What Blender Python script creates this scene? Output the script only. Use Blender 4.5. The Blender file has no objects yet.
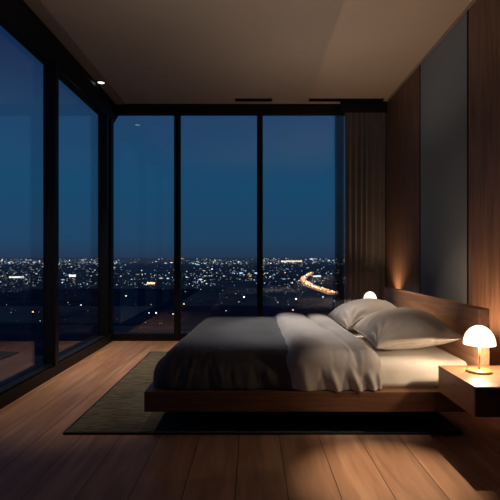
import bpy, bmesh, math, random
from mathutils import Vector, Matrix, noise

scene = bpy.context.scene
C = scene.collection
random.seed(7)
F = 460.0                      # focal length in pixels of the 500 px frame
EYE = 1.063
PI = math.pi

# ------------------------------------------------------------------ helpers
def lin(r, g, b):
    f = lambda c: (c/255/12.92) if c/255 <= 0.04045 else ((c/255+0.055)/1.055)**2.4
    return (f(r), f(g), f(b), 1.0)

def new_mat(name):
    m = bpy.data.materials.new(name); m.use_nodes = True
    nt = m.node_tree; nt.nodes.clear()
    out = nt.nodes.new('ShaderNodeOutputMaterial')
    return m, nt, out

def N(nt, typ, **kw):
    n = nt.nodes.new(typ)
    for k, v in kw.items(): setattr(n, k, v)
    return n

def ramp(nt, stops):
    r = nt.nodes.new('ShaderNodeValToRGB')
    el = r.color_ramp.elements
    while len(el) < len(stops): el.new(0.5)
    for e, (p, c) in zip(el, stops): e.position = p; e.color = c
    return r

def plain(name, col, rough=0.6, metal=0.0, spec=0.5, noise_amt=0.12, scale=8.0, bump=0.0, bscale=60.0):
    m, nt, out = new_mat(name)
    p = N(nt, 'ShaderNodeBsdfPrincipled')
    p.inputs['Roughness'].default_value = rough
    p.inputs['Metallic'].default_value = metal
    p.inputs['Specular IOR Level'].default_value = spec
    tc = N(nt, 'ShaderNodeTexCoord')
    nz = N(nt, 'ShaderNodeTexNoise'); nz.inputs['Scale'].default_value = scale
    nz.inputs['Detail'].default_value = 4
    nt.links.new(tc.outputs['Object'], nz.inputs['Vector'])
    lo = tuple(c*(1-noise_amt) for c in col[:3])+(1,)
    hi = tuple(min(1, c*(1+noise_amt)) for c in col[:3])+(1,)
    r = ramp(nt, [(0.3, lo), (0.7, hi)])
    nt.links.new(nz.outputs['Fac'], r.inputs['Fac'])
    nt.links.new(r.outputs['Color'], p.inputs['Base Color'])
    if bump:
        n2 = N(nt, 'ShaderNodeTexNoise'); n2.inputs['Scale'].default_value = bscale
        n2.inputs['Detail'].default_value = 3
        nt.links.new(tc.outputs['Object'], n2.inputs['Vector'])
        b = N(nt, 'ShaderNodeBump'); b.inputs['Strength'].default_value = bump
        b.inputs['Distance'].default_value = 0.01
        nt.links.new(n2.outputs['Fac'], b.inputs['Height'])
        nt.links.new(b.outputs['Normal'], p.inputs['Normal'])
    nt.links.new(p.outputs['BSDF'], out.inputs['Surface'])
    return m

def wood(name, dark, light, stretch=(14, 1.2, 14), rough=0.45, spec=0.4):
    m, nt, out = new_mat(name)
    p = N(nt, 'ShaderNodeBsdfPrincipled'); p.inputs['Roughness'].default_value = rough
    p.inputs['Specular IOR Level'].default_value = spec
    tc = N(nt, 'ShaderNodeTexCoord'); mp = N(nt, 'ShaderNodeMapping')
    mp.inputs['Scale'].default_value = stretch
    nz = N(nt, 'ShaderNodeTexNoise'); nz.inputs['Scale'].default_value = 2.2
    nz.inputs['Detail'].default_value = 7; nz.inputs['Roughness'].default_value = 0.6
    nz.inputs['Distortion'].default_value = 0.7
    nt.links.new(tc.outputs['Object'], mp.inputs['Vector'])
    nt.links.new(mp.outputs['Vector'], nz.inputs['Vector'])
    r = ramp(nt, [(0.3, dark), (0.72, light)])
    nt.links.new(nz.outputs['Fac'], r.inputs['Fac'])
    nt.links.new(r.outputs['Color'], p.inputs['Base Color'])
    b = N(nt, 'ShaderNodeBump'); b.inputs['Strength'].default_value = 0.08; b.inputs['Distance'].default_value = 0.004
    nt.links.new(nz.outputs['Fac'], b.inputs['Height'])
    nt.links.new(b.outputs['Normal'], p.inputs['Normal'])
    nt.links.new(p.outputs['BSDF'], out.inputs['Surface'])
    return m

def emit(name, col, strength, sample=True):
    m, nt, out = new_mat(name)
    e = N(nt, 'ShaderNodeEmission'); e.inputs['Color'].default_value = col
    e.inputs['Strength'].default_value = strength
    nt.links.new(e.outputs['Emission'], out.inputs['Surface'])
    if not sample: m.cycles.emission_sampling = 'NONE'
    return m

def cloth(name, col, weave=420.0, rough=0.9, fold=0.25, sheen=0.15):
    m, nt, out = new_mat(name)
    p = N(nt, 'ShaderNodeBsdfPrincipled'); p.inputs['Roughness'].default_value = rough
    p.inputs['Specular IOR Level'].default_value = 0.15
    p.inputs['Sheen Weight'].default_value = sheen
    tc = N(nt, 'ShaderNodeTexCoord')
    nz = N(nt, 'ShaderNodeTexNoise'); nz.inputs['Scale'].default_value = 3; nz.inputs['Detail'].default_value = 5
    nt.links.new(tc.outputs['Object'], nz.inputs['Vector'])
    r = ramp(nt, [(0.3, tuple(c*0.88 for c in col[:3])+(1,)), (0.7, tuple(min(1, c*1.1) for c in col[:3])+(1,))])
    nt.links.new(nz.outputs['Fac'], r.inputs['Fac'])
    nt.links.new(r.outputs['Color'], p.inputs['Base Color'])
    n2 = N(nt, 'ShaderNodeTexNoise'); n2.inputs['Scale'].default_value = 9; n2.inputs['Detail'].default_value = 5
    n2.inputs['Distortion'].default_value = 0.8
    nt.links.new(tc.outputs['Object'], n2.inputs['Vector'])
    b = N(nt, 'ShaderNodeBump'); b.inputs['Strength'].default_value = fold; b.inputs['Distance'].default_value = 0.02
    nt.links.new(n2.outputs['Fac'], b.inputs['Height'])
    n3 = N(nt, 'ShaderNodeTexNoise'); n3.inputs['Scale'].default_value = weave
    nt.links.new(tc.outputs['Object'], n3.inputs['Vector'])
    b2 = N(nt, 'ShaderNodeBump'); b2.inputs['Strength'].default_value = 0.1; b2.inputs['Distance'].default_value = 0.002
    nt.links.new(n3.outputs['Fac'], b2.inputs['Height'])
    nt.links.new(b.outputs['Normal'], b2.inputs['Normal'])
    nt.links.new(b2.outputs['Normal'], p.inputs['Normal'])
    nt.links.new(p.outputs['BSDF'], out.inputs['Surface'])
    return m

def finish(name, bm, mat, parent=None, smooth=False):
    bmesh.ops.recalc_face_normals(bm, faces=bm.faces)
    me = bpy.data.meshes.new(name); bm.to_mesh(me); bm.free()
    if smooth:
        for p in me.polygons: p.use_smooth = True
    me.materials.append(mat)
    o = bpy.data.objects.new(name, me); C.objects.link(o)
    if parent: o.parent = parent
    return o

def empty(name, loc=(0, 0, 0)):
    o = bpy.data.objects.new(name, None); C.objects.link(o); o.location = loc
    o.empty_display_size = 0.1
    return o

def tag(o, label, cat, group=None, kind=None):
    o['label'] = label; o['category'] = cat
    if group: o['group'] = group
    if kind: o['kind'] = kind
    return o

def struct(o):
    o['kind'] = 'structure'; return o

def add_box(bm, x0, x1, y0, y1, z0, z1, bev=0.0, seg=2):
    r = bmesh.ops.create_cube(bm, size=1.0)
    vs = r['verts']
    for v in vs:
        v.co = Vector(((x0+x1)/2+v.co.x*(x1-x0), (y0+y1)/2+v.co.y*(y1-y0), (z0+z1)/2+v.co.z*(z1-z0)))
    if bev:
        es = list({e for v in vs for e in v.link_edges})
        bmesh.ops.bevel(bm, geom=es, offset=bev, segments=seg, affect='EDGES', profile=0.5)

def box(x0, x1, y0, y1, z0, z1, bev=0.0):
    bm = bmesh.new(); add_box(bm, x0, x1, y0, y1, z0, z1, bev); return bm

def prism(pts, z0, z1, bev=0.0):
    bm = bmesh.new()
    lo = [bm.verts.new((x, y, z0)) for x, y in pts]
    hi = [bm.verts.new((x, y, z1)) for x, y in pts]
    n = len(pts)
    bm.faces.new(lo[::-1]); bm.faces.new(hi)
    for i in range(n): bm.faces.new((lo[i], lo[(i+1) % n], hi[(i+1) % n], hi[i]))
    if bev: bmesh.ops.bevel(bm, geom=list(bm.edges), offset=bev, segments=2, affect='EDGES', profile=0.5)
    return bm

def lathe(profile, seg=48, close_ends=True):
    bm = bmesh.new(); rings = []
    for r, z in profile:
        if r < 1e-6: rings.append([bm.verts.new((0, 0, z))])
        else: rings.append([bm.verts.new((r*math.cos(2*PI*i/seg), r*math.sin(2*PI*i/seg), z)) for i in range(seg)])
    for a, b in zip(rings, rings[1:]):
        for i in range(seg):
            j = (i+1) % seg
            if len(a) == 1 and len(b) == 1: continue
            if len(a) == 1: bm.faces.new((a[0], b[i], b[j]))
            elif len(b) == 1: bm.faces.new((a[i], a[j], b[0]))
            else: bm.faces.new((a[i], a[j], b[j], b[i]))
    return bm

def rounded_box(x0, x1, y0, y1, z0, z1, r, step, disp=None):
    """closed soft box: fine grid on all six sides, rounded by radius r, then displaced"""
    bm = bmesh.new(); cache = {}
    nx, ny, nz = [max(4, int(round(d/step))) for d in (x1-x0, y1-y0, z1-z0)]
    def vert(i, j, k):
        key = (i, j, k)
        if key not in cache:
            p = Vector((x0+(x1-x0)*i/nx, y0+(y1-y0)*j/ny, z0+(z1-z0)*k/nz))
            q = Vector((min(max(p.x, x0+r), x1-r), min(max(p.y, y0+r), y1-r), min(max(p.z, z0), z1-r)))
            d = p-q
            if d.length > 1e-9:
                # cube-to-sphere style rounding
                m = max(abs(d.x), abs(d.y), abs(d.z))
                p = q+d.normalized()*m
            if disp: p = p+disp(p, q)
            cache[key] = bm.verts.new(p)
        return cache[key]
    def quad(a, b, c, d): bm.faces.new((vert(*a), vert(*b), vert(*c), vert(*d)))
    for i in range(nx):
        for j in range(ny):
            for k in (0, nz): quad((i, j, k), (i+1, j, k), (i+1, j+1, k), (i, j+1, k))
    for i in range(nx):
        for k in range(nz):
            for j in (0, ny): quad((i, j, k), (i+1, j, k), (i+1, j, k+1), (i, j, k+1))
    for j in range(ny):
        for k in range(nz):
            for i in (0, nx): quad((i, j, k), (i, j+1, k), (i, j+1, k+1), (i, j, k+1))
    return bm

def sstep(a, b, x):
    t = min(1, max(0, (x-a)/(b-a))); return t*t*(3-2*t)

# ------------------------------------------------------------------ materials
M = {}
M['frame'] = plain('black_metal', lin(14, 14, 16), rough=0.5, spec=0.3)
M['ceiling'] = plain('ceiling_paint', lin(150, 136, 122), rough=0.9, noise_amt=0.03, scale=1.5)
M['ceil_trim'] = plain('ceiling_trim_paint', lin(118, 104, 94), rough=0.9, noise_amt=0.03)
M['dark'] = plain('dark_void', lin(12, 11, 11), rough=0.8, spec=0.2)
M['wall'] = plain('dark_plaster', lin(70, 60, 54), rough=0.9, noise_amt=0.06)
M['panel_wood'] = wood('walnut_wall_panel', lin(86, 64, 52), lin(124, 96, 78), stretch=(10, 10, 0.9), rough=0.55)
M['panel_grey'] = plain('slate_wall_panel', lin(112, 122, 128), rough=0.85, noise_amt=0.08, scale=160, bump=0.15, bscale=300)
M['bed_wood'] = wood('walnut_bed', lin(88, 59, 43), lin(128, 90, 64), stretch=(1.2, 14, 14), rough=0.4)
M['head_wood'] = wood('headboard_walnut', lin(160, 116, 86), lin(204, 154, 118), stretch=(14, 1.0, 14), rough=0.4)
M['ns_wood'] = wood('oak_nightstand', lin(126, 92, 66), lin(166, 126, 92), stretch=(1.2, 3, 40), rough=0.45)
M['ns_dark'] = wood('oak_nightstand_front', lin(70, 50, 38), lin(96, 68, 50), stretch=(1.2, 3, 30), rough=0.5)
M['blanket'] = cloth('charcoal_blanket_cloth', lin(84, 80, 78))
M['duvet'] = cloth('taupe_duvet_cloth', lin(168, 158, 149))
M['pillow'] = cloth('taupe_pillow_cloth', lin(176, 164, 152), fold=0.2)
M['sheet'] = cloth('cream_sheet_cloth', lin(226, 214, 200), fold=0.1)
M['brass'] = plain('brushed_brass', lin(214, 170, 108), rough=0.35, metal=0.6)
M['shade'] = emit('glowing_shade_glass', (1.0, 0.86, 0.66, 1), 2.2)
M['bulb'] = emit('bulb_glow', (1.0, 0.78, 0.5, 1), 8.0)
M['lens'] = emit('downlight_lens', (1.0, 0.93, 0.82, 1), 2.5)
M['ring'] = plain('downlight_ring_paint', lin(90, 82, 76), rough=0.5)

# glass pane: clear, slightly tinted, with Fresnel mirror reflections
m, nt, out = new_mat('window_glass')
tr = N(nt, 'ShaderNodeBsdfTransparent'); tr.inputs['Color'].default_value = (0.93, 0.95, 0.97, 1)
gl = N(nt, 'ShaderNodeBsdfGlossy'); gl.inputs['Roughness'].default_value = 0.0
gl.inputs['Color'].default_value = (0.95, 0.97, 1, 1)
fr = N(nt, 'ShaderNodeFresnel')
geo = N(nt, 'ShaderNodeNewGeometry'); ior = N(nt, 'ShaderNodeMapRange')    # the pane refracts nothing, so both faces act as air-to-glass
ior.inputs['To Min'].default_value = 1.6; ior.inputs['To Max'].default_value = 1/1.6
nt.links.new(geo.outputs['Backfacing'], ior.inputs['Value']); nt.links.new(ior.outputs['Result'], fr.inputs['IOR'])
mx = N(nt, 'ShaderNodeMixShader')
nt.links.new(fr.outputs['Fac'], mx.inputs['Fac'])
nt.links.new(tr.outputs['BSDF'], mx.inputs[1]); nt.links.new(gl.outputs['BSDF'], mx.inputs[2])
nt.links.new(mx.outputs['Shader'], out.inputs['Surface'])
M['glass'] = m

# floor planks
m, nt, out = new_mat('oak_floor_planks')
p = N(nt, 'ShaderNodeBsdfPrincipled')
tc = N(nt, 'ShaderNodeTexCoord')
mp = N(nt, 'ShaderNodeMapping'); mp.inputs['Rotation'].default_value = (0, 0, PI/2)
mp.inputs['Location'].default_value = (0.35, 0.075, 0)
br = N(nt, 'ShaderNodeTexBrick')
br.offset = 0.37; br.offset_frequency = 2
br.inputs['Scale'].default_value = 1.0
br.inputs['Brick Width'].default_value = 4.4; br.inputs['Row Height'].default_value = 0.235
br.inputs['Mortar Size'].default_value = 0.0022; br.inputs['Mortar Smooth'].default_value = 0.3
br.inputs['Color1'].default_value = (0.0, 0, 0, 1); br.inputs['Color2'].default_value = (1, 1, 1, 1)
br.inputs['Mortar'].default_value = (0.5, 0.5, 0.5, 1)
nt.links.new(tc.outputs['Object'], mp.inputs['Vector']); nt.links.new(mp.outputs['Vector'], br.inputs['Vector'])
mp2 = N(nt, 'ShaderNodeMapping'); mp2.inputs['Scale'].default_value = (9, 0.8, 9)
nt.links.new(tc.outputs['Object'], mp2.inputs['Vector'])
addv = N(nt, 'ShaderNodeMixRGB', blend_type='ADD'); addv.inputs['Fac'].default_value = 1
sc_ = N(nt, 'ShaderNodeMixRGB', blend_type='MULTIPLY'); sc_.inputs['Fac'].default_value = 1; sc_.inputs['Color2'].default_value = (7, 7, 7, 1)
nt.links.new(br.outputs['Color'], sc_.inputs['Color1'])
nt.links.new(mp2.outputs['Vector'], addv.inputs['Color1']); nt.links.new(sc_.outputs['Color'], addv.inputs['Color2'])
nz = N(nt, 'ShaderNodeTexNoise'); nz.inputs['Scale'].default_value = 1.6; nz.inputs['Detail'].default_value = 7
nz.inputs['Distortion'].default_value = 0.9
nt.links.new(addv.outputs['Color'], nz.inputs['Vector'])
r1 = ramp(nt, [(0.28, lin(142, 104, 80)), (0.55, lin(172, 132, 104)), (0.8, lin(194, 156, 126))])
nt.links.new(nz.outputs['Fac'], r1.inputs['Fac'])
tone = ramp(nt, [(0, (0.80, 0.79, 0.78, 1)), (1, (1.05, 1.03, 1.0, 1))])
nt.links.new(br.outputs['Color'], tone.inputs['Fac'])
mul = N(nt, 'ShaderNodeMixRGB', blend_type='MULTIPLY'); mul.inputs['Fac'].default_value = 1
nt.links.new(r1.outputs['Color'], mul.inputs['Color1']); nt.links.new(tone.outputs['Color'], mul.inputs['Color2'])
mj = N(nt, 'ShaderNodeMixRGB', blend_type='MIX'); mj.inputs['Color2'].default_value = lin(40, 26, 20)
nt.links.new(br.outputs['Fac'], mj.inputs['Fac']); nt.links.new(mul.outputs['Color'], mj.inputs['Color1'])
nt.links.new(mj.outputs['Color'], p.inputs['Base Color'])
p.inputs['Roughness'].default_value = 0.42; p.inputs['Specular IOR Level'].default_value = 0.45
bp = N(nt, 'ShaderNodeBump'); bp.inputs['Strength'].default_value = 0.3; bp.inputs['Distance'].default_value = 0.003; bp.invert = True
nt.links.new(br.outputs['Fac'], bp.inputs['Height']); nt.links.new(bp.outputs['Normal'], p.inputs['Normal'])
nt.links.new(p.outputs['BSDF'], out.inputs['Surface'])
M['floor'] = m

# rug
m, nt, out = new_mat('woven_rug')
p = N(nt, 'ShaderNodeBsdfPrincipled'); p.inputs['Roughness'].default_value = 0.97
p.inputs['Specular IOR Level'].default_value = 0.05
tc = N(nt, 'ShaderNodeTexCoord'); mp = N(nt, 'ShaderNodeMapping'); mp.inputs['Scale'].default_value = (4, 26, 10)
nz = N(nt, 'ShaderNodeTexNoise'); nz.inputs['Scale'].default_value = 3; nz.inputs['Detail'].default_value = 8
nt.links.new(tc.outputs['Object'], mp.inputs['Vector']); nt.links.new(mp.outputs['Vector'], nz.inputs['Vector'])
r = ramp(nt, [(0.32, lin(68, 64, 55)), (0.68, lin(112, 106, 94))])
nt.links.new(nz.outputs['Fac'], r.inputs['Fac']); nt.links.new(r.outputs['Color'], p.inputs['Base Color'])
bp = N(nt, 'ShaderNodeBump'); bp.inputs['Strength'].default_value = 0.7; bp.inputs['Distance'].default_value = 0.008
nt.links.new(nz.outputs['Fac'], bp.inputs['Height']); nt.links.new(bp.outputs['Normal'], p.inputs['Normal'])
nt.links.new(p.outputs['BSDF'], out.inputs['Surface'])
M['rug'] = m
M['rug_edge'] = cloth('rug_binding_cloth', lin(34, 31, 27))

# curtains
M['curtain'] = cloth('brown_curtain_cloth', lin(92, 89, 90), fold=0.15)
m, nt, out = new_mat('sheer_curtain_cloth')
tr = N(nt, 'ShaderNodeBsdfTransparent'); df = N(nt, 'ShaderNodeBsdfDiffuse'); df.inputs['Color'].default_value = lin(70, 74, 86)
mx = N(nt, 'ShaderNodeMixShader')
lw = N(nt, 'ShaderNodeLayerWeight'); lw.inputs['Blend'].default_value = 0.35
rr = ramp(nt, [(0, (0.5, 0.5, 0.5, 1)), (0.8, (0.92, 0.92, 0.92, 1))])
nt.links.new(lw.outputs['Facing'], rr.inputs['Fac']); nt.links.new(rr.outputs['Color'], mx.inputs['Fac'])
nt.links.new(tr.outputs['BSDF'], mx.inputs[1]); nt.links.new(df.outputs['BSDF'], mx.inputs[2])
nt.links.new(mx.outputs['Shader'], out.inputs['Surface'])
M['sheer'] = m

# ------------------------------------------------------------------ room shell
XL, XR, YB, YF, H = -1.823, 1.684, 5.82, -1.6, 3.0
struct(finish('floor', box(-1.95, 1.80, YF-0.1, 5.98, -0.12, 0), M['floor']))
struct(finish('ceiling', box(-1.95, 1.80, YF-0.1, 5.98, H, H+0.12), M['ceiling']))
struct(finish('wall_front', box(-1.95, 1.80, YF-0.1, YF, 0, H), M['wall']))

# right wall: a dark backing carrying flush wall panels with black shadow gaps
wr = struct(finish('wall_right', box(XR+0.02, 1.80, YF, 5.98, 0, H), M['dark']))
g = 0.012
cuts = [YF, 0.55, 2.07, 3.59, 4.61, YB+0.1]
for i, (a, b) in enumerate(zip(cuts, cuts[1:])):
    grey = (i == 3)
    o = finish('wall_panel', box(XR, XR+0.02, a+g, b-g, 0.0, H-0.012, 0.002), M['panel_grey' if grey else 'panel_wood'], wr)
    if grey: o['label'] = 'dark slate grey wall panel'
for y in cuts[1:-1]:
    finish('shadow_gap_strip', box(XR-0.0015, XR+0.02, y-g, y+g, 0, H-0.012), M['dark'], wr)  # dark strips standing in for the shade inside the open gaps

# left header beam, back header beam, ceiling strip
bm = bmesh.new(); ends = []
for y in (YF, 5.98): ends.append([bm.verts.new((x, y, z)) for x, z in ((-1.87, 2.80), (-1.795, 2.80), (-1.715, 2.93), (-1.715, H), (-1.87, H))])
bm.faces.new(ends[0]); bm.faces.new(ends[1][::-1])
for i in range(5): bm.faces.new((ends[0][i], ends[1][i], ends[1][(i+1) % 5], ends[0][(i+1) % 5]))
struct(finish('wall_left', bm, M['frame']))
struct(finish('wall_back', box(-1.715, XR, YB, 5.98, 2.90, H), M['frame']))
struct(finish('trim_1', box(-1.715, -1.60, YF, YB-0.02, H-0.014, H, 0.003), M['ceil_trim']))
struct(finish('trim_2', box(XR-0.018, XR, YF, YB-0.02, H-0.010, H), M['ceil_trim']))
# black pelmet in front of the curtain head
struct(finish('trim_4', box(1.10, XR, 5.715, 5.732, 2.862, H), M['frame']))
struct(finish('baseboard_left', box(-1.90, -1.755, YF, 5.98, 0, 0.085), M['frame']))
struct(finish('baseboard_back', box(-1.755, XR, YB, 5.98, 0, 0.07), M['frame']))
# corner post
struct(finish('trim_3', box(-1.87, -1.80, 5.62, 5.98, 0.085, 2.80), M['frame']))

# back windows
bm_edges = [-1.80, -0.95, 0.10, 1.24, XR]
wn = 1
fw = 0.037
for i, (a, b) in enumerate(zip(bm_edges, bm_edges[1:])):
    w = struct(empty('window_%d' % wn, ((a+b)/2, YB+0.05, 0.07))); wn += 1
    bm = bmesh.new()
    x0, x1 = a-(b+a)/2, b-(a+b)/2
    L = fw if i else 0.02
    add_box(bm, x0, x0+L, -0.05, 0.05, 0, 2.83)
    add_box(bm, x1-fw, x1, -0.05, 0.05, 0, 2.83)
    add_box(bm, x0+L, x1-fw, -0.05, 0.05, 0, 0.02)
    add_box(bm, x0+L, x1-fw, -0.05, 0.05, 2.81, 2.83)
    finish('window_frame', bm, M['frame'], w)
    finish('pane', box(x0+L, x1-fw, -0.006, 0.006, 0.02, 2.81), M['glass'], w)
# left windows
ys = [-1.6, -0.2, 1.25, 2.71, 4.155, 5.62]
for a, b in zip(ys, ys[1:]):
    w = struct(empty('window_%d' % wn, (-1.86, (a+b)/2, 0.085))); wn += 1
    y0, y1 = a-(a+b)/2, b-(a+b)/2
    bm = bmesh.new()
    add_box(bm, -0.01, 0.10, y0, y0+0.035, 0, 2.715)
    add_box(bm, -0.01, 0.10, y1-0.035, y1, 0, 2.715)
    add_box(bm, -0.01, 0.08, y0+0.035, y1-0.035, 0, 0.02)
    add_box(bm, -0.01, 0.08, y0+0.035, y1-0.035, 2.70, 2.715)
    finish('window_frame', bm, M['frame'], w)
    finish('pane', box(-0.006, 0.006, y0+0.035, y1-0.035, 0.02, 2.70), M['glass'], w)

# ceiling vents (slot diffusers) near the back wall
def vent(x0, x1, label):
    t = empty('ceiling_vent', ((x0+x1)/2, 5.665, H)); h = (x1-x0)/2
    tag(t, label, 'air vent', 'ceiling slot vents')
    bm = bmesh.new()
    add_box(bm, -h, h, -0.045, -0.035, -0.008, 0); add_box(bm, -h, h, 0.035, 0.045, -0.008, 0)
    add_box(bm, -h, -h+0.012, -0.035, 0.035, -0.008, 0); add_box(bm, h-0.012, h, -0.035, 0.035, -0.008, 0)
    finish('vent_frame', bm, M['frame'], t)
    bm = bmesh.new()
    for k in range(3): add_box(bm, -h+0.012, h-0.012, -0.024+0.02*k, -0.016+0.02*k, -0.006, -0.001)
    finish('slat', bm, M['dark'], t)
    finish('backing', box(-h+0.012, h-0.012, -0.035, 0.035, -0.001, 0), M['dark'], t)
vent(-0.21, 0.25, 'short black slot vent in the ceiling above the middle window')
vent(0.70, 1.62, 'long black slot vent in the ceiling above the curtain corner')

# downlight in the ceiling strip
def downlight(x, y, label):
    t = empty('downlight', (x, y, H-0.014)); tag(t, label, 'ceiling light')
    finish('trim_ring', lathe([(0.036, 0), (0.050, 0), (0.050, -0.006), (0.040, -0.010), (0.036, -0.006), (0.036, 0)]), M['ring'], t, True)
    finish('lens', lathe([(0.0, -0.007), (0.036, -0.005), (0.036, 0.0)]), M['lens'], t, True)
downlight(-1.66, 5.06, 'small round lit downlight in the left ceiling strip')

# ------------------------------------------------------------------ rug
t = empty('rug', (-0.10, 3.9, 0)); tag(t, 'beige olive woven rug lying under the bed', 'rug')
rx0, rx1, ry0, ry1 = -1.02, 1.35, 2.76-3.9, 5.10-3.9
bm = bmesh.new()
nx, ny = 60, 60
vs = [[None]*(ny+1) for _ in range(nx+1)]
for i in range(nx+1):
    for j in range(ny+1):
        x = rx0+(rx1-rx0)*i/nx; y = ry0+(ry1-ry0)*j/ny
        vs[i][j] = bm.verts.new((x, y, 0.013+0.0015*noise.noise(Vector((x*7, y*7, 0)))))
for i in range(nx):
    for j in range(ny): bm.faces.new((vs[i][j], vs[i+1][j], vs[i+1][j+1], vs[i][j+1]))
finish('pile', bm, M['rug'], t, True)
bm = bmesh.new()
add_box(bm, rx0-0.012, rx1+0.012, ry0-0.012, ry0+0.006, 0, 0.0135, 0.003); add_box(bm, rx0-0.012, rx1+0.012, ry1-0.006, ry1+0.012, 0, 0.0135, 0.003)
add_box(bm, rx0-0.012, rx0+0.006, ry0+0.006, ry1-0.006, 0, 0.0135, 0.003); add_box(bm, rx1-0.006, rx1+0.012, ry0+0.006, ry1-0.006, 0, 0.0135, 0.003)
b = finish('binding', bm, M['rug_edge'], t); b['label'] = 'dark edge binding'

# ------------------------------------------------------------------ bed
bed = empty('bed', (0.35, 3.69, 0))
tag(bed, 'low walnut platform bed with a wide floating base and plain headboard', 'bed')
ox, oy = 0.35, 3.69
def bb(x0, x1, y0, y1, z0, z1, bev=0): return box(x0-ox, x1-ox, y0-oy, y1-oy, z0, z1, bev)
finish('platform', bb(-0.638, 1.338, 2.717, 4.66, 0.147, 0.266, 0.004), M['bed_wood'], bed)
finish('headboard', bb(1.338, 1.405, 2.717, 4.66, 0.147, 0.757, 0.005), M['head_wood'], bed)
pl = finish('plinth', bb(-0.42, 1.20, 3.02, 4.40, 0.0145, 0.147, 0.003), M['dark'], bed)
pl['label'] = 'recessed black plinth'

def nz3(x, y, z, s): return noise.noise(Vector((x*s, y*s, z*s)))

# mattress
def mdisp(p, q): return Vector((0, 0, 0.003*nz3(p.x, p.y, p.z, 4))) if p.z > 0.3 else Vector()
o = finish('mattress', rounded_box(-0.38, 1.33, 2.80, 4.60, 0.2665, 0.430, 0.045, 0.03, mdisp), M['sheet'], None, True)
tag(o, 'thick mattress in a cream fitted sheet on the walnut platform', 'mattress')

# draped fabric: open shell from a soft box
def wrinkle(p, freq, amp, seed):
    # rounded ridges with sharp valleys, as hanging cloth gathers
    a = 1-2*abs(nz3(p.x+seed, p.y*0.35, p.z*0.25, freq)); b = 1-2*abs(nz3(p.x+seed*2, p.y*0.4, p.z*0.3, freq*2.2))
    return amp*(0.9*a+0.35*b-0.35)

def drape(x0, x1, y0, y1, z0, z1, r, step, seed, amp, left_side, right_side, top_fn=None, folds=(), soft=1.0):
    """shell over the mattress: top plus hanging front and back, optional hanging ends"""
    def disp(p, q):
        d = Vector()
        hem_k = (lambda z: 1-0.85*sstep(z0+0.13, z0+0.03, z)) if left_side else (lambda z: 1-0.45*sstep(z0+0.10, z0, z))
        hang = sstep(z1-0.02, z0+0.02, p.z)            # 0 on top, 1 at the hem
        # folds running down the hanging sides
        if p.y < y0+r:
            f = wrinkle(Vector((p.x*1.0+0.35*p.z, 0, p.z)), 9, 1, seed)
            d.y -= hang*(0.012+amp*max(-0.6, f))
            for fx, lean, wd, am, top in folds:       # single folds that open towards the hem
                h_ = sstep(top, z0, p.z)*hem_k(p.z)
                d.y -= am*h_*math.exp(-((p.x-fx-lean*(z1-p.z))/(wd*(0.35+0.65*h_)))**2)
        if p.y > y1-r: d.y += hang*(0.01+amp*0.5*nz3(p.x, seed, p.z, 9))
        if left_side and p.x < x0+r:
            f = wrinkle(Vector((p.y*1.0-0.3*p.z, 0, p.z)), 8, 1, seed+4)
            d.x -= hang*(0.008+amp*0.8*max(-0.6, f))
        # soft creases on top
        t = 1-hang
        d.z += t*soft*(0.010*nz3(p.x, p.y, seed, 3.0)+0.006*nz3(p.x*2.2+p.y, p.y*0.8-p.x*0.4, seed+2, 4.2))
        # pulled creases that start at the edge of the bed and run both ways
        if p.y < y0+0.55:
            w_ = math.exp(-((p.z-(z1-0.03))/0.07)**2) if p.y < y0+r else math.exp(-((p.y-y0-r)/0.16)**2)
            n_ = nz3(p.x*1.0+0.12*(p.y-y0)-0.25*(p.z-z1), seed, 0.2*p.y, 13)
            c_ = max(0, 1-abs(n_)*7)*sstep(-0.1, 0.25, nz3(p.x, seed+9, 0, 2.6))
            d.z -= 0.014*w_*c_*t; d.y += 0.014*w_*c_*hang if p.y < y0+r else 0
        # the hem is uneven
        if p.z < z0+0.06: d.z += (z0+0.06-p.z)/0.06*0.006*nz3(p.x, p.y, seed, 11)
        if left_side: d.x += 0.10*(p.y-y0)/(y1-y0)*(1-(p.x-x0)/(x1-x0))
        if top_fn: d.z += t*top_fn(p)
        return d
    bm = rounded_box(x0, x1, y0, y1, z0, z1, r, step, disp)
    kill = []
    zb = z0+0.012
    for f in bm.faces:
        c = f.calc_center_median()
        if all(v.co.z < zb+0.002 for v in f.verts) and abs(f.normal.z) > 0.6: kill.append(f)
    bm.normal_update()
    kill = [f for f in bm.faces if abs(f.normal.z) > 0.8 and f.calc_center_median().z < z0+0.03]
    bmesh.ops.delete(bm, geom=kill, context='FACES')
    return bm

bm = drape(-0.615, 0.50, 2.766, 4.63, 0.271, 0.480, 0.150, 0.011, 3.1, 0.009, True, False, None,
           [(-0.40, -0.25, 0.020, -0.022, 0.46), (-0.36, -0.15, 0.022, 0.020, 0.45), (-0.27, 0.10, 0.018, -0.022, 0.47), (-0.22, 0.25, 0.022, 0.022, 0.46),
            (-0.13, 0.05, 0.016, -0.018, 0.45), (-0.02, 0.30, 0.024, -0.020, 0.43), (0.08, 0.1, 0.03, 0.018, 0.42)], 0.6)
o = finish('blanket', bm, M['blanket'], None, True)
s = o.modifiers.new('Solidify', 'SOLIDIFY'); s.thickness = 0.006; s.offset = -1
tag(o, 'dark charcoal grey quilted blanket spread over the foot half of the bed', 'blanket')

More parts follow.
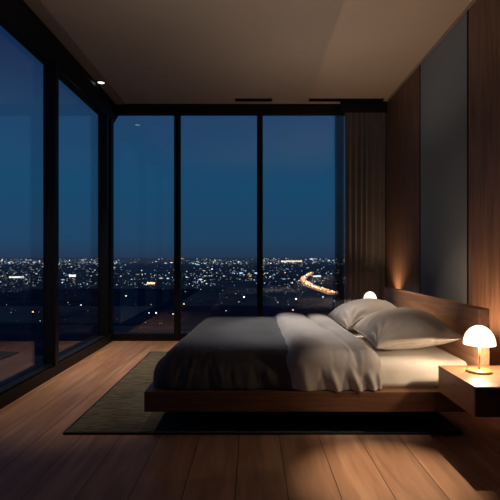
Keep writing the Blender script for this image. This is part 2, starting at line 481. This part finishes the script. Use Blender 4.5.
def dtop(p):
    a = 0.024*math.exp(-((p.x-0.34-0.02*math.sin(p.y*3))/0.13)**2)
    seam = 0.53+0.10*sstep(4.6, 2.9, p.y)
    a -= 0.022*math.exp(-((p.x-seam)/0.016)**2)
    a += 0.012*math.exp(-((p.x-seam-0.10)/0.08)**2)
    return a
bm = drape(0.20, 0.79, 2.742, 4.66, 0.268, 0.492, 0.090, 0.010, 8.7, 0.007, False, False, dtop,
           [(0.30, 0.10, 0.045, 0.020, 0.44), (0.385, 0.25, 0.022, -0.022, 0.42), (0.44, 0.30, 0.030, 0.038, 0.43), (0.515, 0.32, 0.020, -0.024, 0.40),
            (0.555, 0.38, 0.028, 0.040, 0.44), (0.625, 0.30, 0.018, -0.022, 0.39), (0.66, 0.30, 0.026, 0.034, 0.42), (0.735, 0.05, 0.020, -0.016, 0.40), (0.77, 0.0, 0.03, 0.026, 0.43)], 0.45)
o = finish('duvet', bm, M['duvet'], None, True)
s = o.modifiers.new('Solidify', 'SOLIDIFY'); s.thickness = 0.010; s.offset = -1
tag(o, 'light taupe duvet folded back across the middle of the bed', 'duvet')

# pillows
def pillow(name, loc, a, b, T, rot, seed, label):
    bm = bmesh.new(); n = 44; g = {}
    def pos(i, j, side):
        u = -1+2*i/n; v = -1+2*j/n
        u = math.sin(u*PI/2); v = math.sin(v*PI/2)
        x = a*u*(1-0.07*(1-v*v)); y = b*v*(1-0.05*(1-u*u))
        th = max(0.0, (1-u*u)*(1-v*v))
        t = T*(th**0.42)
        e = max(abs(u), abs(v))
        wr = 0.016*nz3(math.atan2(v, u)*1.4, seed, side*3, 3.3)*sstep(0.35, 0.85, e)*sstep(1.0, 0.93, e)
        wr += 0.012*nz3(x*1.0, y, seed, 5)*th**0.5
        cr = math.hypot(u+1, v+1); wr += 0.016*math.sin(math.atan2(v+1, u+1)*17+3*nz3(u, v, seed, 2))*sstep(0.05, 0.25, cr)*sstep(0.95, 0.35, cr)
        z = (t*0.62+wr) if side > 0 else -(t*0.30+0.3*wr)
        if e > 0.999: z = 0
        return Vector((x, y, z))
    for side in (1, -1):
        for i in range(n+1):
            for j in range(n+1):
                rim = i in (0, n) or j in (0, n)
                k = (i, j, 0 if rim else side)
                if k not in g: g[k] = bm.verts.new(pos(i, j, side))
        for i in range(n):
            for j in range(n):
                q = []
                for (p_, r_) in ((i, j), (i+1, j), (i+1, j+1), (i, j+1)):
                    rim = p_ in (0, n) or r_ in (0, n)
                    q.append(g[(p_, r_, 0 if rim else side)])
                bm.faces.new(q)
    o = finish(name, bm, M['pillow'], None, True)
    o.location = loc; o.rotation_euler = rot
    tag(o, label, 'pillow')
    # sewn piping along the rim
    rimpts = [pos(i, 0, 1) for i in range(n)]+[pos(n, j, 1) for j in range(n)]+[pos(n-i, n, 1) for i in range(n)]+[pos(0, n-j, 1) for j in range(n)]
    cu = bpy.data.curves.new('piping', 'CURVE'); cu.dimensions = '3D'; cu.bevel_depth = 0.004; cu.bevel_resolution = 2
    sp = cu.splines.new('POLY'); sp.points.add(len(rimpts)-1); sp.use_cyclic_u = True
    for q, pt in zip(sp.points, rimpts): q.co = (*pt, 1)
    tmp = bpy.data.objects.new('piping_curve', cu)
    me = bpy.data.meshes.new_from_object(tmp); bpy.data.objects.remove(tmp)
    me.name = 'piping'; me.materials.clear(); me.materials.append(M['pillow'])
    po = bpy.data.objects.new('piping', me); C.objects.link(po); po.parent = o
    for pg in me.polygons: pg.use_smooth = True
    return o
pillow('pillow', (1.065, 3.28, 0.525), 0.268, 0.40, 0.275, (0, math.radians(-7), math.radians(-2)), 1.0,
       'large taupe pillow nearest the lit bedside lamp, in front of the other')
pillow('pillow', (1.03, 4.16, 0.515), 0.275, 0.40, 0.27, (0, math.radians(-8), math.radians(3)), 5.0,
       'taupe pillow at the far side of the bed, half hidden behind the nearer pillow')

# ------------------------------------------------------------------ nightstands and lamps
def nightstand(pts, z0, z1, label):
    cx = sum(p[0] for p in pts)/4; cy = sum(p[1] for p in pts)/4
    t = empty('nightstand', (cx, cy, z0)); tag(t, label, 'nightstand', 'floating nightstands beside the bed')
    q = [(x-cx, y-cy) for x, y in pts]
    h = z1-z0
    finish('body', prism([(q[0][0]+0.002, q[0][1]+0.016), (q[1][0], q[1][1]+0.016), q[2], (q[3][0]+0.002, q[3][1])], 0, h-0.014), M['ns_wood'], t)
    finish('top', prism(q, h-0.014, h, 0.002), M['ns_wood'], t)
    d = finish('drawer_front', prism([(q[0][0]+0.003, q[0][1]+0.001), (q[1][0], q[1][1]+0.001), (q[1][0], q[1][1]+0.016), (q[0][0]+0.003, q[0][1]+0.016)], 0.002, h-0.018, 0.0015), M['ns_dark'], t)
    return t
nightstand([(1.088, 2.244), (XR, 2.244), (XR, 2.690), (1.088, 2.690)], 0.279, 0.429,
           'oak wall-hung nightstand at the near side of the bed')
nightstand([(1.235, 5.12), (XR, 5.12), (XR, 5.56), (1.235, 5.56)], 0.279, 0.429,
           'wall-hung nightstand beyond the far side of the bed by the curtain')

def table_lamp(loc, s, label, power):
    t = empty('table_lamp', loc); t.scale = (s, s, s); tag(t, label, 'lamp', 'dome table lamps on the nightstands')
    finish('base', lathe([(0, 0), (0.064, 0), (0.066, 0.004), (0.066, 0.010), (0.062, 0.014), (0.010, 0.016), (0, 0.016)]), M['brass'], t, True)
    finish('stem', lathe([(0, 0.014), (0.0045, 0.014), (0.0045, 0.17), (0, 0.17)], 20), M['brass'], t, True)
    R = 0.083; prof = []
    for k in range(17):
        a = PI/2*k/16; prof.append((R*math.cos(a), 0.152+0.106*math.sin(a)))
    prof[-1] = (0, 0.258)
    inner = [(R*0.95*math.cos(PI/2*k/16), 0.152+0.100*math.sin(PI/2*k/16)) for k in range(17)]; inner[-1] = (0, 0.252)
    finish('lamp_shade', lathe(inner[::-1]+prof), M['shade'], t, True)
    finish('bulb', lathe([(0, 0.168), (0.012, 0.170), (0.02, 0.175), (0.02, 0.185), (0.012, 0.197), (0, 0.205)], 24), M['bulb'], t, True)
    for k in range(3):                                # light leaves the bulb around the stem, under the dome
        a = 2*PI*k/3+0.5
        l = bpy.data.lights.new('lamp_glow', 'POINT'); l.energy = power/3; l.color = (1.0, 0.77, 0.53); l.shadow_soft_size = 0.0
        lo = bpy.data.objects.new('lamp_glow', l); C.objects.link(lo)
        lo.location = (loc[0]+0.016*math.cos(a)*s, loc[1]+0.016*math.sin(a)*s, loc[2]+0.160*s)
table_lamp((1.253, 2.535, 0.429), 1.0, 'dome table lamp glowing on the near nightstand', 10)
table_lamp((1.372, 5.345, 0.429), 0.90, 'small dome table lamp glowing beyond the pillows by the curtain', 12)

# ------------------------------------------------------------------ curtains
def curtain(name, x0, x1, y, z0, z1, waves, amp, mat, seed, label):
    bm = bmesh.new(); nu, nv = waves*14, 40; rows = []
    for j in range(nv+1):
        v = j/nv; z = z0+(z1-z0)*v; row = []
        for i in range(nu+1):
            u = i/nu
            ph = u*waves*2*PI+0.9*nz3(u*3, seed, v*0.5, 1)*3
            am = amp*(0.75+0.5*nz3(u*4, v*0.6, seed, 1))*(1-0.25*v)
            x = x0+(x1-x0)*u+0.3*am*math.sin(2*ph)+0.008*nz3(u*6, v*2, seed, 1)
            row.append(bm.verts.new((min(max(x, x0), x1), y+am*math.sin(ph), z)))
        rows.append(row)
    for a, b in zip(rows, rows[1:]):
        for i in range(nu): bm.faces.new((a[i], a[i+1], b[i+1], b[i]))
    o = finish(name, bm, mat, None, True)
    s = o.modifiers.new('Solidify', 'SOLIDIFY'); s.thickness = 0.002
    tag(o, label, 'curtain'); return o
curtain('curtain', 1.16, XR-0.012, 5.776, 0.005, H-0.002, 7, 0.036, M['curtain'], 2.2, 'floor-length brown curtain gathered in the corner by the wood panel')
curtain('sheer_curtain', 1.045, 1.157, 5.795, 0.005, 2.89, 4, 0.014, M['sheer'], 6.4, 'dark translucent sheer curtain against the right edge of the glass')

# ------------------------------------------------------------------ the city at night, far below the window
D = 60.0                                             # the room is this high above the city
GZ = EYE-D
def gpt(px, py, up=0.0):                              # point on the city ground seen at a given place of the photo
    y = (D-up)*F/(py-257.0); return Vector(((px-252.0)/F*y, y, GZ+up))

m, nt, out = new_mat('city_ground')
p = N(nt, 'ShaderNodeBsdfPrincipled'); p.inputs['Roughness'].default_value = 1; p.inputs['Specular IOR Level'].default_value = 0
tc = N(nt, 'ShaderNodeTexCoord')
nz = N(nt, 'ShaderNodeTexNoise'); nz.inputs['Scale'].default_value = 0.004; nz.inputs['Detail'].default_value = 8
nt.links.new(tc.outputs['Object'], nz.inputs['Vector'])
r = ramp(nt, [(0.35, lin(38, 44, 52)), (0.7, lin(92, 96, 104))])
nt.links.new(nz.outputs['Fac'], r.inputs['Fac']); nt.links.new(r.outputs['Color'], p.inputs['Base Color'])
# painted emission: bluish haze and glow of unresolved lights, brighter with distance
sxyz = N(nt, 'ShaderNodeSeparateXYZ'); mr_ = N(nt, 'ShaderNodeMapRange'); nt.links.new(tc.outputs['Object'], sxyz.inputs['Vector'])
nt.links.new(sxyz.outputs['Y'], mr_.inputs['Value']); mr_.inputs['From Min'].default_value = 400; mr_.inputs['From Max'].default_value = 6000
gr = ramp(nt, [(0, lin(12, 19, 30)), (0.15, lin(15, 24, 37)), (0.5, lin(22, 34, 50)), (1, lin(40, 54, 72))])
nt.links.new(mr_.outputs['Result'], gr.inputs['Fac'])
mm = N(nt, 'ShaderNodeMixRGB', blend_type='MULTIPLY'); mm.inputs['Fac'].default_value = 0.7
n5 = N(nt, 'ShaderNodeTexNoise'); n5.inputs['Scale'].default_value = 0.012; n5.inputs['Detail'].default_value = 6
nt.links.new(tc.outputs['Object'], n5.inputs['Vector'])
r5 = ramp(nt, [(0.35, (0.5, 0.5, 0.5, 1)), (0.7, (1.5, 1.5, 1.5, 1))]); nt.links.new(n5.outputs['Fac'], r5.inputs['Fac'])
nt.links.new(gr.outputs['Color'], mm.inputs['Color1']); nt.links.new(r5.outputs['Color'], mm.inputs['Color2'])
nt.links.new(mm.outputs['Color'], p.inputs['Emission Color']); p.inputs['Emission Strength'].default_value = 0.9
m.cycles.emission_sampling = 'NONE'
nt.links.new(p.outputs['BSDF'], out.inputs['Surface'])
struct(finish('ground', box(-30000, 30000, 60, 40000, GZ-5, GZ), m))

m, nt, out = new_mat('city_light_glow')
at = N(nt, 'ShaderNodeAttribute'); at.attribute_name = 'glow'
e = N(nt, 'ShaderNodeEmission'); e.inputs['Strength'].default_value = 1.0
nt.links.new(at.outputs['Color'], e.inputs['Color']); nt.links.new(e.outputs['Emission'], out.inputs['Surface'])
m.cycles.emission_sampling = 'NONE'
M['city'] = m

def light_cloud(name, pts):
    """pts: (position, half size x, half size z, colour)"""
    verts, faces, cols = [], [], []
    for p, sx, sz, c in pts:
        b = len(verts)
        for d in ((sx, 0, 0), (-sx, 0, 0), (0, sx, 0), (0, -sx, 0), (0, 0, sz), (0, 0, -sz)):
            verts.append((p.x+d[0], p.y+d[1], p.z+d[2])); cols.append(c)
        for f in ((0, 2, 4), (2, 1, 4), (1, 3, 4), (3, 0, 4), (2, 0, 5), (1, 2, 5), (3, 1, 5), (0, 3, 5)):
            faces.append(tuple(b+k for k in f))
    me = bpy.data.meshes.new(name); me.from_pydata(verts, [], faces)
    ca = me.color_attributes.new('glow', 'FLOAT_COLOR', 'POINT')
    for i, c in enumerate(cols): ca.data[i].color = (*c, 1)
    me.materials.append(M['city'])
    o = bpy.data.objects.new(name, me); C.objects.link(o); return o

def lcol(k):
    q = random.random()
    if q < 0.62: c = (0.62, 0.80, 1.0)
    elif q < 0.92: c = (1.0, 0.88, 0.70)
    else: c = (1.0, 0.60, 0.30)
    return tuple(k*v for v in c)
pts = []
for i in range(6000):
    q = random.random()
    if q < 0.30: dy = random.uniform(2.2, 8)
    elif q < 0.72: dy = random.uniform(5, 30)
    else: dy = 14+random.expovariate(1/22.0)
    if dy > 95: continue
    px = random.uniform(-320, 820)
    cl = noise.noise(Vector((px*0.02, dy*0.10, 3.3)))
    if cl < -0.15 and random.random() < 0.75: continue
    P = gpt(px, 257+dy); k = P.y/F
    size = random.choice([0.28, 0.34, 0.42, 0.55, 0.55, 0.8])
    br_ = random.choice([0.12, 0.18, 0.25, 0.35, 0.5, 0.8, 1.4])
    if dy > 30: br_ *= 0.8
    P.z += size*k+1
    sx = size*k*random.choice([1, 1, 1, 1.8, 3.0] if dy < 25 else [1, 1, 1.3])
    pts.append((P, sx, size*k*0.9, lcol(br_)))
o = light_cloud('city_lights', pts)
tag(o, 'countless tiny street and window lights of the distant night city', 'city lights', kind='stuff')

# single bright lights that stand out
def lamp_post(px, py, size, col, label):
    P = gpt(px, py, 0); k = P.y/F
    size *= 0.62; hgt = size*k*2.5+3
    top = gpt(px, py, hgt); k = top.y/F
    t = empty('floodlight', (top.x, top.y, GZ)); tag(t, label, 'floodlight', 'bright lights standing out in the city')
    bm = lathe([(0, 0), (0.5, 0), (0.3, hgt), (0, hgt)], 8); finish('post', bm, M['dark'], t)
    r = size*k
    o = light_cloud('lamp_head', [(Vector((0, 0, hgt)), r, r, col)]); o.parent = t
W = (2.6, 2.5, 2.2); O_ = (2.4, 1.25, 0.55); B = (1.6, 2.1, 2.6)
for a in [(244, 297, 1.7, W, 'bright white floodlight low in the middle window'),
          (296, 299, 1.7, W, 'bright white floodlight low in the right window, below the highway'),
          (293, 310, 1.3, O_, 'orange floodlight just above the bed, under the white one in the right window'),
          (184, 304, 1.4, O_, 'orange floodlight beside the left mullion of the middle window'),
          (33, 312, 1.7, O_, 'orange floodlight low in the nearest left window'),
          (81, 305, 1.2, W, 'white floodlight low in the narrow left window by the corner'),
          (126, 296, 1.2, W, 'upper white floodlight at the left of the corner window'),
          (156, 313, 1.6, W, 'brightest white floodlight low in the corner window above the reflected floor'),
          (149, 313, 1.1, B, 'small bluish floodlight left of the brightest one in the corner window'),
          (212, 269, 1.3, B, 'bluish floodlight near the horizon in the middle window'),
          (323, 297, 1.2, B, 'bluish floodlight at the right edge of the right window'),
          (173, 314, 1.1, W, 'white floodlight by the right frame of the corner window'),
          (226, 311, 1.1, B, 'bluish floodlight low in the middle window just above the blanket')]:
    lamp_post(*a)

# long lit halls: strips of light
def lit_hall(x0, x1, py, hpx, col, label):
    a = gpt(x0, py); b = gpt(x1, py); k = a.y/F; h = hpx*k
    t = empty('lit_hall', ((a.x+b.x)/2, a.y, GZ)); w = (b.x-a.x)/2
    tag(t, label, 'building', 'long lit halls in the city')
    bm = bmesh.new(); add_box(bm, -w, w, 0, w*0.8, 0, h*1.6); add_box(bm, -w*0.6, w*0.6, w*0.1, w*0.6, h*1.6, h*1.8)
    finish('hall_block', bm, M['dark'], t)
    bm = bmesh.new(); n = max(5, int((x1-x0)))
    for i in range(n):
        x = -w+2*w*(i+0.08)/n; add_box(bm, x, x+2*w/n*0.84, -0.5, 0, h*0.35*(0.8+0.4*random.random()), h*(1.1+0.35*random.random()))
    finish('lit_facade', bm, emit('hall_glow', (*col, 1), 1.0, False), t)
lit_hall(281, 302, 262.5, 1.6, (1.5, 1.15, 0.8), 'long warm lit stadium hall near the horizon in the right window')
lit_hall(9, 24, 278.5, 1.6, (1.5, 1.5, 1.4), 'long white lit hall in the nearest left window')
lit_hall(69, 76, 277.5, 2.2, (2.0, 2.1, 2.1), 'short bright white hall in the narrow left window by the corner')
lit_hall(147, 155, 285, 2.2, (2.2, 1.4, 0.8), 'orange lit hall in the corner window')
lit_hall(313, 321, 277.5, 1.6, (1.1, 1.25, 1.3), 'pale lit hall right of the highway bend')

# curving highway
ctrl = [(312, 273.5), (307.5, 275.8), (303.5, 278.5), (303.5, 281), (307, 284), (311, 286.8), (318, 289.5), (325, 291.8), (334, 295)]
sp = []
for i in range(len(ctrl)-1):
    p0 = ctrl[max(0, i-1)]; p1 = ctrl[i]; p2 = ctrl[i+1]; p3 = ctrl[min(len(ctrl)-1, i+2)]
    for s_ in range(12):
        t_ = s_/12
        sp.append(tuple(0.5*((2*p1[k])+(-p0[k]+p2[k])*t_+(2*p0[k]-5*p1[k]+4*p2[k]-p3[k])*t_**2+(-p0[k]+3*p1[k]-3*p2[k]+p3[k])*t_**3) for k in (0, 1)))
road = [gpt(*q) for q in sp]
t = empty('highway', (road[60].x, road[60].y, GZ)); tag(t, 'curving highway glowing orange with traffic in the right window', 'highway')
org = Vector((road[60].x, road[60].y, GZ))
bm = bmesh.new(); prev = None
for i, P in enumerate(road):
    d = (road[min(i+1, len(road)-1)]-road[max(i-1, 0)]).normalized(); nrm = Vector((-d.y, d.x, 0))
    a = bm.verts.new(P-org+nrm*9+Vector((0, 0, 0.6))); b = bm.verts.new(P-org-nrm*9+Vector((0, 0, 0.6)))
    if prev: bm.faces.new((prev[0], prev[1], b, a))
    prev = (a, b)
mr, nt, out = new_mat('lit_road')
e = N(nt, 'ShaderNodeEmission'); tc = N(nt, 'ShaderNodeTexCoord')
nz = N(nt, 'ShaderNodeTexNoise'); nz.inputs['Scale'].default_value = 0.03; nz.inputs['Detail'].default_value = 3
nt.links.new(tc.outputs['Object'], nz.inputs['Vector'])
r = ramp(nt, [(0.3, (0.16, 0.06, 0.025, 1)), (0.7, (0.75, 0.34, 0.15, 1))])
nt.links.new(nz.outputs['Fac'], r.inputs['Fac']); nt.links.new(r.outputs['Color'], e.inputs['Color'])
nt.links.new(e.outputs['Emission'], out.inputs['Surface']); mr.cycles.emission_sampling = 'NONE'
finish('road_surface', bm, mr, t)
pts = []
for i in range(170):
    P = road[random.randrange(len(road))]-org
    P = P+Vector((random.uniform(-6, 6), random.uniform(-6, 6), 4)); k = 1.0+random.random()*1.2
    pts.append((P, k, k, random.choice([(1.9, 1.0, 0.5), (2.2, 1.7, 1.1), (1.5, 0.6, 0.25)])))
o = light_cloud('traffic_lights', pts); o.parent = t; o['kind'] = 'stuff'

# dark wooded hills between the tower and the city
def hill(x0, x1, y0, y1, hgt, seed):
    bm = bmesh.new(); nx, ny = 90, 24; g = []
    for j in range(ny+1):
        row = []
        for i in range(nx+1):
            u = i/nx; v = j/ny
            x = x0+(x1-x0)*u; y = y0+(y1-y0)*v
            e = (math.sin(PI*u)**0.6)*(math.sin(PI*v)**0.8)
            z = hgt*e*(0.72+0.35*nz3(u*4, v*2, seed, 1)+0.12*nz3(u*22, v*9, seed, 1)+0.10*nz3(u*60, v*20, seed, 1))
            row.append(bm.verts.new((x, y, GZ+max(-1, z))))
        g.append(row)
    for j in range(ny):
        for i in range(nx): bm.faces.new((g[j][i], g[j][i+1], g[j+1][i+1], g[j+1][i]))
    return bm
M['hill'] = plain('dark_woods', lin(84, 92, 104), rough=1, spec=0, noise_amt=0.4, scale=0.05)
hi = finish('hill', hill(-420, -95, 560, 860, 11, 1.5), M['hill'], None, True); struct(hi)
hi = finish('hill', hill(-120, 190, 400, 560, 8, 4.5), M['hill'], None, True); struct(hi)
hi = finish('hill', hill(-420, -120, 280, 420, 7, 7.5), M['hill'], None, True); struct(hi)

# ------------------------------------------------------------------ sky
w = bpy.data.worlds.new('World'); scene.world = w; w.use_nodes = True
nt = w.node_tree; nt.nodes.clear()
out = N(nt, 'ShaderNodeOutputWorld'); bg = N(nt, 'ShaderNodeBackground')
tc = N(nt, 'ShaderNodeTexCoord'); sx = N(nt, 'ShaderNodeSeparateXYZ')
nt.links.new(tc.outputs['Generated'], sx.inputs['Vector'])
r = ramp(nt, [(0.0, lin(38, 58, 84)), (0.035, lin(34, 69, 99)), (0.15, lin(26, 75, 108)), (0.29, lin(34, 68, 104)), (0.42, lin(18, 38, 78)), (1.0, lin(6, 14, 38))])
nt.links.new(sx.outputs['Z'], r.inputs['Fac']); nt.links.new(r.outputs['Color'], bg.inputs['Color'])
bg.inputs['Strength'].default_value = 1.12
nt.links.new(bg.outputs['Background'], out.inputs['Surface'])

# ------------------------------------------------------------------ lights
def spot(loc, aim, power, angle, blend, col, size):
    l = bpy.data.lights.new('spot', 'SPOT'); l.energy = power; l.spot_size = math.radians(angle); l.spot_blend = blend
    l.color = col; l.shadow_soft_size = size
    o = bpy.data.objects.new('spot_light', l); C.objects.link(o); o.location = loc
    d = Vector(aim)-Vector(loc); o.rotation_euler = d.to_track_quat('-Z', 'Y').to_euler(); return o
warm = (1.0, 0.80, 0.60)
spot((-1.62, 5.06, 2.965), (-1.40, 4.9, 0), 260, 56, 1.0, warm, 0)
spot((-1.62, 3.30, 2.965), (-1.38, 3.75, 0), 120, 54, 1.0, warm, 0)
# added spots without fixtures, from the window side, brightening the bed top
for x, ax, e, c in ((-0.2, -0.1, 120, (0.94, 0.96, 1.0)), (0.3, 0.35, 170, (0.98, 0.96, 0.96)), (0.85, 0.85, 170, (1.0, 0.93, 0.86))):
    spot((x, 5.3, 2.95), (ax, 3.80, 0.42), e*1.1, 29.5, 0.7, c, 0)
# ceiling spots over the near corner of the bed, out of view
spot((1.50, 3.15, 2.95), (0.66, 2.22, 0), 560, 17.5, 1.0, (1.0, 0.74, 0.50), 0)
spot((1.25, 1.9, 2.95), (0.74, 2.85, 0.45), 120, 20, 1.0, (1.0, 0.86, 0.72), 0)  # added fill for the duvet front, no fixture
# added spot without a fixture, brightening the headboard
spot((-0.4, 3.55, 2.95), (1.34, 3.65, 0.60), 120, 30, 1.0, (1.0, 0.72, 0.48), 0)
# uplights behind the headboard and by the far lamp
spot((1.56, 5.30, 0.56), (1.58, 5.30, 1.6), 24, 110, 1.0, (1.0, 0.6, 0.32), 0)
for k in range(3):  # added without fixtures, boosting the lamp glow on the near panel
    spot((1.50, 2.78+0.24*k, 0.45), (1.56, 2.78+0.24*k, 1.6), 13, 150, 1.0, (1.0, 0.62, 0.34), 0)
# added upward fill spots, no fixtures, washing the ceiling
for x, y, e in ((0.7, 4.2, 15), (0.5, 2.8, 14), (-0.6, 2.8, 11)):
    spot((x, y, 1.7), (x, y, 3), e, 150, 1.0, (1.0, 0.84, 0.70), 0)

# ------------------------------------------------------------------ camera
cam = bpy.data.cameras.new('Camera'); co = bpy.data.objects.new('Camera', cam); C.objects.link(co)
co.location = (0, 0, EYE); co.rotation_euler = (PI/2, 0, 0)
cam.sensor_width = 36; cam.lens = 36*F/500; cam.shift_x = -2/500; cam.shift_y = 7/500
cam.clip_end = 60000; cam.clip_start = 0.05
scene.camera = co
scene.view_settings.view_transform = 'Standard'
scene.view_settings.look = 'None'
